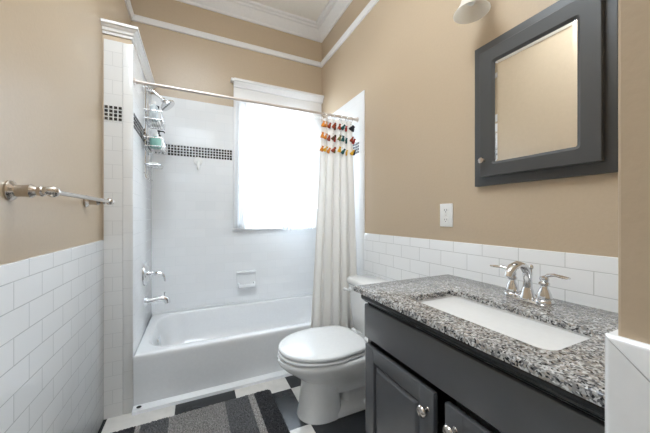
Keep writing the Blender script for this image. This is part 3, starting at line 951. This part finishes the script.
# countertop with rounded-rectangle cut-out
CT0, CT1 = 0.793, 0.813
ccx, ccy, chx, chy = (0.613 + 1.1815) / 2, (0.1440 + 1.018) / 2, (1.1815 - 0.613) / 2, (1.018 - 0.1440) / 2
scx, scy, shx, shy = 0.826, 0.563, 0.120, 0.2255
b = MB()
b.loft([rrect(ccx, ccy, chx, chy, 0.004, CT0), rrect(ccx, ccy, chx, chy, 0.004, CT1 - 0.004), rrect(ccx, ccy, chx - 0.0015, chy - 0.0015, 0.004, CT1 - 0.001), rrect(ccx, ccy, chx - 0.004, chy - 0.004, 0.004, CT1),
        rrect(scx, scy, shx + 0.002, shy + 0.002, 0.032, CT1), rrect(scx, scy, shx, shy, 0.030, CT1 - 0.002), rrect(scx, scy, shx, shy, 0.030, CT0)], loop=True)
tag(b.build('countertop', GRAN), 'speckled grey granite countertop on the charcoal vanity', 'countertop')

sk = thing('sink', 'white rectangular undermount sink basin set in the granite', 'sink', (scx, scy, 0.65))
b = MB()
zt = CT0 - 0.0005
b.loft([rrect(scx, scy, shx + 0.018, shy + 0.018, 0.04, zt - 0.006), rrect(scx, scy, shx + 0.018, shy + 0.018, 0.04, zt), rrect(scx, scy, shx + 0.004, shy + 0.004, 0.034, zt),
        rrect(scx, scy, shx + 0.001, shy + 0.001, 0.036, zt - 0.01), rrect(scx, scy, shx - 0.004, shy - 0.006, 0.04, zt - 0.06), rrect(scx, scy, shx - 0.012, shy - 0.016, 0.045, zt - 0.105),
        rrect(scx, scy, shx - 0.03, shy - 0.04, 0.05, zt - 0.128), rrect(scx, scy, shx - 0.07, shy - 0.10, 0.045, zt - 0.136), rrect(scx, scy, 0.022, 0.022, 0.0215, zt - 0.139)], True, True)
b.build('basin', BASIN, sk, ang=60)
MB().lathe([(0.022, 0), (0.022, 0.003), (0.015, 0.005), (0, 0.005)], (scx, scy, zt - 0.139), (0, 0, 1)).build('drain', CHROME, sk)

# faucet
fx, fyc = 1.055, 0.575
fa = thing('sink_faucet', 'chrome two-lever faucet with an arched spout on the granite', 'faucet', (fx, fyc, CT1))
b = MB()
b.loft([rrect(fx, fyc, 0.027, 0.078, 0.0265, CT1), rrect(fx, fyc, 0.027, 0.078, 0.0265, CT1 + 0.006), rrect(fx, fyc, 0.022, 0.073, 0.0215, CT1 + 0.012)])
b.build('base_plate', CHROME, fa)
bell = [(0.027, 0.008), (0.0275, 0.014), (0.0255, 0.019), (0.0215, 0.022), (0.022, 0.028), (0.0195, 0.040), (0.0145, 0.052), (0.0105, 0.060), (0.010, 0.066), (0.0155, 0.070), (0.0155, 0.076), (0.011, 0.080), (0.0135, 0.087), (0.012, 0.096), (0, 0.1)]
for sgn in (1, -1):
    y = fyc + sgn * 0.051
    h = MB().lathe(bell, (fx, y, CT1), (0, 0, 1), 28).build('handle', CHROME, fa)
    MB().tube([(fx, y, CT1 + 0.092), (fx - 0.002, y + sgn * 0.012, CT1 + 0.103), (fx - 0.006, y + sgn * 0.032, CT1 + 0.108), (fx - 0.010, y + sgn * 0.058, CT1 + 0.106), (fx - 0.012, y + sgn * 0.074, CT1 + 0.106)],
              [0.006, 0.006, (0.005, 0.008), (0.005, 0.010), (0.003, 0.006)], 12).build('lever', CHROME, h)
b = MB()
b.lathe([(0.026, 0.008), (0.0265, 0.014), (0.021, 0.024), (0.0175, 0.04), (0.0145, 0.05)], (fx, fyc, CT1), (0, 0, 1), 28)
b.tube([(fx, fyc, CT1 + 0.04), (fx + 0.001, fyc, CT1 + 0.075), (fx - 0.006, fyc, CT1 + 0.105), (fx - 0.026, fyc, CT1 + 0.127), (fx - 0.056, fyc, CT1 + 0.134), (fx - 0.084, fyc, CT1 + 0.126), (fx - 0.104, fyc, CT1 + 0.108), (fx - 0.108, fyc, CT1 + 0.096)],
       [0.0145, 0.013, 0.0125, (0.011, 0.0145), (0.0105, 0.016), (0.0115, 0.0155), 0.0125, 0.0115], 18)
b.build('spout', CHROME, fa)
MB().lathe([(0.003, 0.0), (0.003, 0.10), (0.007, 0.104), (0.0075, 0.11), (0.004, 0.116), (0, 0.117)], (fx + 0.022, fyc, CT1 + 0.01), (0, 0, 1), 14).build('lift_rod', CHROME, fa)

# ------------------------------------------------------------------ outlet
ol = thing('wall_outlet', 'white duplex power outlet on the tan wall above the vanity', 'outlet', (XR, 1.034, 1.117))
MB().box(XR - 0.006, XR, 0.994, 1.074, 1.057, 1.177, 0.003, 3).build('cover_plate', PLAST, ol)
for zc in (1.092, 1.142):
    s_ = MB()
    s_.loft([[Vector((XR - x, 1.034 + 0.017 * math.copysign(abs(math.cos(a)) ** 0.6, math.cos(a)), zc + 0.0145 * math.copysign(abs(math.sin(a)) ** 0.9, math.sin(a)))) for a in [2 * PI * i / 24 for i in range(24)]] for x in (0.004, 0.0078)])
    so = s_.build('socket', PLAST, ol)
    b = MB()
    for dy in (-0.0065, 0.0065):
        b.box(XR - 0.0084, XR - 0.0074, 1.034 + dy - 0.0012, 1.034 + dy + 0.0012, zc - 0.002, zc + 0.007)
    b.lathe([(0.0024, 0), (0.0024, 0.001)], (XR - 0.0074, 1.034, zc - 0.008), (-1, 0, 0), 10)
    b.build('slots', RUBBER, so, smooth=False)
MB().lathe([(0.003, 0), (0.003, 0.001), (0, 0.0015)], (XR - 0.006, 1.034, 1.117), (-1, 0, 0), 12).build('screw', NICKEL, ol)

# ------------------------------------------------------------------ medicine cabinet
mc = thing('medicine_cabinet', 'charcoal framed medicine cabinet with a mirror door above the vanity', 'cabinet', (XR, 0.62, 1.56))
fxx = 1.168
b = MB()
FY0, FY1, FZ0, FZ1 = 0.385, 0.860, 1.247, 1.876
b.box(fxx, XR - 0.0005, FY0, FY1, FZ0, FZ1, 0.002)
b.build('frame', CABM, mc)
DX0, DX1 = 1.140, 1.158
DY0, DY1, DZ0, DZ1 = 0.412, 0.815, 1.283, 1.828
MB().box(DX1 - 0.001, fxx + 0.001, DY0 + 0.025, DY1 - 0.02, DZ0 + 0.025, DZ1 - 0.02).build('cabinet_box', BLACKD, mc, smooth=False)
MYa, MYb, MZa, MZb = 0.474, 0.752, 1.342, 1.765


def yz(y0, y1, z0, z1, r, x):
    return [Vector((x, p.x, p.y)) for p in rrect((y0 + y1) / 2, (z0 + z1) / 2, (y1 - y0) / 2, (z1 - z0) / 2, r, 0, 5)]


b = MB()
b.loft([yz(DY0, DY1, DZ0, DZ1, 0.001, DX1), yz(DY0, DY1, DZ0, DZ1, 0.001, DX0 + 0.002), yz(DY0 + 0.002, DY1 - 0.002, DZ0 + 0.002, DZ1 - 0.002, 0.001, DX0),
        yz(MYa - 0.010, MYb + 0.010, MZa - 0.010, MZb + 0.010, 0.012, DX0), yz(MYa - 0.006, MYb + 0.006, MZa - 0.006, MZb + 0.006, 0.010, DX0 + 0.004), yz(MYa, MYb, MZa, MZb, 0.006, DX0 + 0.006), yz(MYa, MYb, MZa, MZb, 0.006, DX1)], loop=True)
dd = b.build('door', CABM, mc)
b = MB()
b.loft([yz(MYa, MYb, MZa, MZb, 0.006, DX0 + 0.010), yz(MYa, MYb, MZa, MZb, 0.006, DX0 + 0.0078), yz(MYa + 0.012, MYb - 0.012, MZa + 0.012, MZb - 0.012, 0.003, DX0 + 0.0066)])
b.build('mirror', MIRROR, dd, smooth=False)
MB().lathe([(0.006, 0), (0.005, 0.003), (0.005, 0.010), (0.010, 0.014), (0.0135, 0.020), (0.012, 0.026), (0, 0.028)], (DX0, 0.793, 1.352), (-1, 0, 0), 22).build('knob', NICKEL, dd)

# ------------------------------------------------------------------ vanity wall light
wl = thing('wall_light', 'vanity wall light with frosted bell glass shades above the mirror', 'wall light', (XR, 0.62, 2.14))
MB().box(XR - 0.025, XR, 0.50, 0.74, 2.10, 2.20, 0.008, 3).build('back_plate', NICKEL, wl)
for y in (0.43, 0.81):
    MB().tube([(XR - 0.02, 0.62 + (0.08 if y > 0.62 else -0.08), 2.15), (XR - 0.05, 0.62 + (0.12 if y > 0.62 else -0.12), 2.17), (1.08, y, 2.175), (1.08, y, 2.145)], 0.008, 10).build('arm', NICKEL, wl)
    MB().lathe([(0.014, 0.03), (0.026, 0.02), (0.027, -0.01), (0.02, -0.012)], (1.08, y, 2.13), (0, 0, 1), 20).build('lamp_holder', NICKEL, wl)
    pr = [(0.026, 0.0), (0.03, -0.02), (0.036, -0.06), (0.044, -0.09), (0.058, -0.115), (0.072, -0.132), (0.069, -0.133), (0.055, -0.113), (0.041, -0.088), (0.033, -0.06), (0.027, -0.02), (0.023, 0.0)]
    MB().lathe([(r, h) for r, h in pr], (1.08, y, 2.122), (0, 0, 1), 36, cap=False).build('glass_shade', SHADE, wl)
    MB().ball((1.08, y, 2.05), 0.022, 16, (1, 1, 1.3)).build('bulb', PLAST, wl)

# ------------------------------------------------------------------ towel bar
by, bz, bx = 1.043, 1.181, -0.372
tbar = thing('towel_bar', 'brushed nickel towel bar on the tan wall above the left wainscot', 'towel bar', (XL, 1.33, bz))
for y in (by, 1.617):
    po = MB().lathe([(0.0275, 0), (0.0285, 0.005), (0.026, 0.009), (0.019, 0.013), (0.0165, 0.016), (0.0165, 0.036), (0.018, 0.042), (0.0195, 0.046), (0.0145, 0.052), (0.0115, 0.058), (0.013, 0.063), (0.0155, 0.068), (0.0125, 0.074)], (XL, y, bz), (1, 0, 0), 28).build('post', NICKEL, tbar)
    MB().ball((bx, y, bz), 0.0165, 18).build('ball_joint', NICKEL, po)
MB().tube([(bx, by, bz), (bx, 1.617, bz)], 0.0078, 14).build('bar', NICKEL, tbar)
for y, d in ((by, -1), (1.617, 1)):
    MB().lathe([(0.0085, 0.012), (0.0085, 0.026), (0.012, 0.030), (0.008, 0.036), (0.0105, 0.044), (0.006, 0.052), (0, 0.053)], (bx, y, bz), (0, d, 0), 16).build('finial', NICKEL, tbar)
